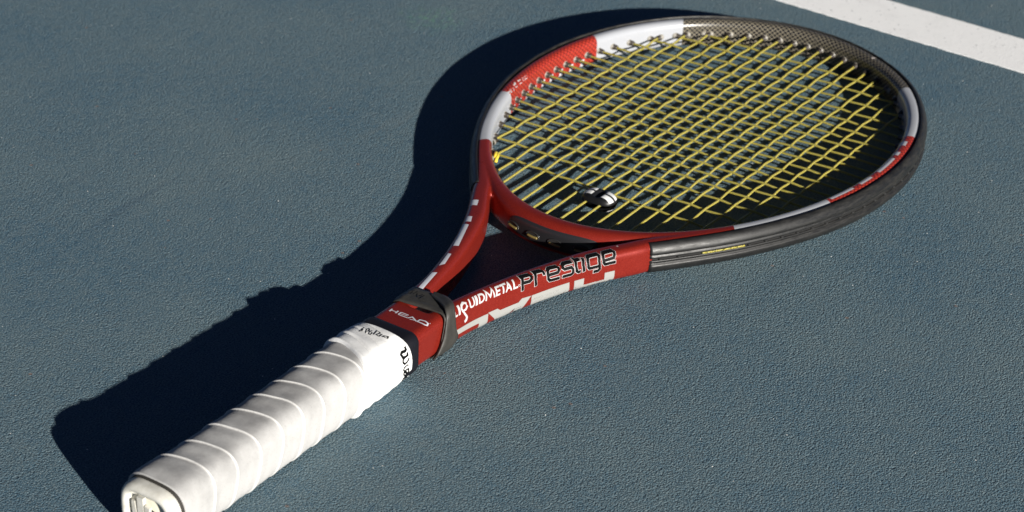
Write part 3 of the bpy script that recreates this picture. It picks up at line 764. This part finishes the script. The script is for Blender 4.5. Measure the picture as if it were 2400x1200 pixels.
M_silver = simple('print_silver', (0.27, 0.27, 0.258), .42)
M_print_w = simple('print_white', (0.46, 0.46, 0.46), .45)
M_print_k = simple('print_black', (0.004, 0.004, 0.004), .5, Specular_IOR_Level=.12)
M_lav = simple('print_pale', (0.52, 0.53, 0.58), .4)
for poly in HEAD_BIG: decal('large_letter', [fill(poly, .9)], on_near, M_silver, frame, .13)
def glyph(ch, s0, s1, h0, h1, shear, bold=.035):
    cu = bpy.data.curves.new('glyph', 'FONT'); cu.body = ch; cu.offset = bold; cu.resolution_u = 4; cu.fill_mode = 'BOTH'
    ob = bpy.data.objects.new('glyph', cu); col.objects.link(ob)
    me = bpy.data.meshes.new_from_object(ob.evaluated_get(bpy.context.evaluated_depsgraph_get()))
    bm = bmesh.new(); bm.from_mesh(me); bpy.data.objects.remove(ob); bpy.data.curves.remove(cu); bpy.data.meshes.remove(me)
    bmesh.ops.remove_doubles(bm, verts=bm.verts, dist=1e-5)
    P = np.array([v.co[:2] for v in bm.verts]); lo, hi = P.min(0), P.max(0)
    for v in bm.verts:
        a = (v.co.x-lo[0])/(hi[0]-lo[0]); b_ = (v.co.y-lo[1])/(hi[1]-lo[1])
        v.co = (s0+(s1-s0)*a+shear*b_, h0+(h1-h0)*b_, 0)
    for _ in range(4):
        es = [e for e in bm.edges if e.calc_length() > .9]
        if not es: break
        bmesh.ops.subdivide_edges(bm, edges=es, cuts=1); bmesh.ops.triangulate(bm, faces=[f for f in bm.faces if len(f.verts) > 3])
    bm.verts.index_update()
    V = np.array([v.co[:2] for v in bm.verts]); F = [tuple(v.index for v in f.verts) for f in bm.faces]; bm.free()
    return V, F
for ch, s0, s1 in (('L', 53.6, 56.2), ('I', 57.0, 58.6), ('U', 66.2, 70.4), ('I', 71.0, 72.7), ('D', 73.6, 78.0), ('E', 86.2, 89.4), ('T', 89.6, 93.9), ('A', 93.2, 98.0), ('L', 98.8, 102.2)):
    decal('small_letter', [glyph(ch, s0, s1, 5.9, 10.9, 1.3, .004 if ch == 'M' else .026)], on_near, M_print_w, frame, .10)
decal('small_letter', [stroke(pts, w_*1.1, .05) for w_, pts in LIQUID[2:4]], on_near, M_print_w, frame, .10)
decal('small_letter', [stroke([(79.0, 5.9), (80.6, 10.8), (82.4, 7.2), (85.2, 10.8), (85.3, 5.9)], 1.15, .05)], on_near, M_print_w, frame, .10)
decal('registered_mark', [stroke(LIQUID[-1][1], LIQUID[-1][0])], on_near, M_print_w, frame, .10)
for k, (w_, pts) in enumerate(PRESTIGE):
    decal('letter_outline', [stroke(pts, w_+.92, .36)], on_near, M_print_w, frame, .05+.012*k)
    decal('outlined_letter', [stroke(pts, w_+.40, .08)], on_near, M_print_k, frame, .22+.012*k)
decal('shaft_lettering', [stroke(p_, w_*.85) for w_, p_ in HEAD_TOP], on_top, M_lav, frame, .06)
decal('head_lettering', [stroke(p_, w_) for w_, p_ in MIDPLUS], on_wall, M_print_w, frame, .06)
for poly in FAR_BLOCKS: decal('large_letter', [fill(poly)], on_top, M_lav, frame, .06)
decal('tape_script', [stroke(p_, w_*1.5, .25, .3) for w_, p_ in WILSON], on_tape, M_print_k, nt_, .22)
decal('tape_lettering', [stroke(p_, w_, 0, .3) for w_, p_ in EPG], on_tape, M_print_k, nt_, .20)

# ------------------------------------------------------------------ rubber band round the shaft
M_rub = mat_rubber()
def ribbon(st, loop, th=1.1, n=150):
    S = spline(st+[st[0]] if loop else st, n)
    if loop: S = S[:-1]
    rings = []
    for i, (y, z, a, b_) in enumerate(S):
        nn = np.array([y, z*1.5]); nn /= np.linalg.norm(nn); ring = []
        q = np.linspace(0, 1, 9)
        rip = .22*np.sin(q*9+i*.11)+.16*np.sin(q*17-i*.23)
        for k in range(9): ring.append((a+(b_-a)*q[k], y+nn[0]*(th*.5*min(1, 6*q[k]*(1-q[k])+.35)+rip[k]), z+nn[1]*(th*.5*min(1, 6*q[k]*(1-q[k])+.35)+rip[k])))
        for k in range(8, -1, -1): ring.append((a+(b_-a)*q[k], y-nn[0]*th*.5, z-nn[1]*th*.5))
        rings.append(ring)
    return loft(rings, 'loop' if loop else True)
ply = [(10, -12.0, 204, 217), (17.0, -9, 206, 220), (17.4, 0, 208, 223), (16.9, 8.5, 208.5, 224.5), (13, 11.9, 208.3, 225), (8, 12.1, 208.8, 225.5), (2, 12.2, 209.5, 225.3), (-4, 12.3, 210.2, 222), (-9, 12.3, 210.6, 219.0), (-14, 12.3, 210.8, 217),
       (-16.9, 10.6, 210.0, 217.5), (-17.6, 7, 209.0, 218), (-17.7, 2, 207.8, 219), (-17.6, -4, 206.0, 220), (-17.0, -8.5, 203.2, 220), (-13, -12.1, 202, 219), (-3, -12.1, 203, 218)]
V, F = ribbon(ply, True)
band = link('rubber_band', mesh('rubber_band', V, F), M_rub)
tag(band, 'twisted black rubber band stretched round the red racket shaft above the grip', 'rubber band')
fold = [(1.0, 13.0, 222.0, 225.8), (-5, 13.7, 219.0, 225.6), (-10.5, 14.6, 216.0, 223.8), (-15.2, 14.6, 212.8, 220.6), (-18.0, 11.6, 210.4, 217.8), (-18.6, 6.5, 209.0, 217.8), (-18.7, 0, 207.2, 219.2), (-18.5, -5, 204.8, 221.0), (-17.8, -8.6, 202.6, 220.0), (-15.5, -12.0, 202.2, 219.5)]
part('fold', *ribbon(fold, False, 1.0, 80), M_rub, band)
BAND_BVH = BVHTree.FromPolygons([tuple(q) for q in V], [tuple(f) for f in F])
EMB = [[(218.5, 13.2), (220.5, 10.4), (216.5, 10.0)], [(216.5, 9.0), (221.0, 8.6), (216.0, 5.0), (220.5, 4.4)], [(219.8, .2), (219.8, 3.0), (215.4, 3.2), (215.2, .2)], [(217.6, 3.0), (217.5, .8)]]
decal('embossing', [stroke(q, .9) for q in EMB], lambda a, b_, off: cast(BAND_BVH, (a, b_, 38), (0, 0, -1), off), M_rub, band, .3)

# ------------------------------------------------------------------ vibration dampener between two main strings
DX, DY = 391.8, -0.7
damp = empty('vibration_dampener', tuple(W(np.array([DX, DY, -6.0]))))
tag(damp, 'small black rubber dampener with white stripes clipped between yellow strings', 'dampener')
RX, RY = 7.6, 10.8
def dtop(x, y):
    rho = (abs(x/RX)**2.5+abs(y/RY)**2.5)
    z = .7+4.6*max(0, 1-rho**1.35)**.5
    return z-3.6*math.exp(-(y/2.3)**2-(x/4.6)**4)*(rho < .9)
def dpart(name, verts, faces, mat, parent=None):
    me = bpy.data.meshes.new(name); o_ = np.array(damp.location)
    me.from_pydata([tuple(q-o_) for q in W(np.array(verts)+np.array([DX, DY, 0]))], [], [tuple(f) for f in faces])
    return link(name, me, mat, parent or damp)
M_damp = simple('dampener_rubber', (0.007, 0.007, 0.008), .42, Specular_IOR_Level=.3)
M_stripe = simple('dampener_white', (0.62, 0.62, 0.62), .35)
V, F = [(0, 0, dtop(0, 0))], []
NR, NA = 22, 56
def lens(sign):
    V, F = [(0, 0, sign*dtop(0, 0))], []
    for i in range(1, NR+1):
        k = (i/NR)**.75
        for j in range(NA):
            a = 2*math.pi*j/NA; c, s_ = math.cos(a), math.sin(a)
            rr = (abs(c/RX)**2.5+abs(s_/RY)**2.5)**(-1/2.5)*k
            V.append((rr*c, rr*s_, sign*dtop(rr*c, rr*s_)))
    for j in range(NA): F.append((0, 1+j, 1+(j+1) % NA))
    for i in range(NR-1):
        for j in range(NA):
            a, b_ = 1+i*NA, 1+(i+1)*NA; F.append((a+j, b_+j, b_+(j+1) % NA, a+(j+1) % NA))
    F.append(tuple(1+(NR-1)*NA+j for j in range(NA)))
    return V, F
dpart('upper_pad', *lens(1), M_damp); dpart('lower_pad', *lens(-1), M_damp)
cr = [[(4.6*math.cos(a), 4.2*math.sin(a), z) for a in np.arange(24)/24*2*math.pi] for z in (-1.2, 0, 1.2)]
dpart('core', *loft(cr), M_damp)
for sg in (1, -1):
    for xc in (-2.55, 2.55):
        for ys_ in (1, -1):
            V = []; nu_, nv_ = 6, 16
            for i in range(nu_):
                for j in range(nv_):
                    x = xc-1.75+3.5*i/(nu_-1); lim = RY*(1-abs(x/RX)**2.5)**(1/2.5)*.965
                    y = ys_*(3.3+(lim-3.3)*j/(nv_-1)); V.append((x, y, sg*(dtop(x, y)+.12)))
            dpart('stripe', V, [(i*nv_+j, (i+1)*nv_+j, (i+1)*nv_+j+1, i*nv_+j+1) for i in range(nu_-1) for j in range(nv_-1)], M_stripe)
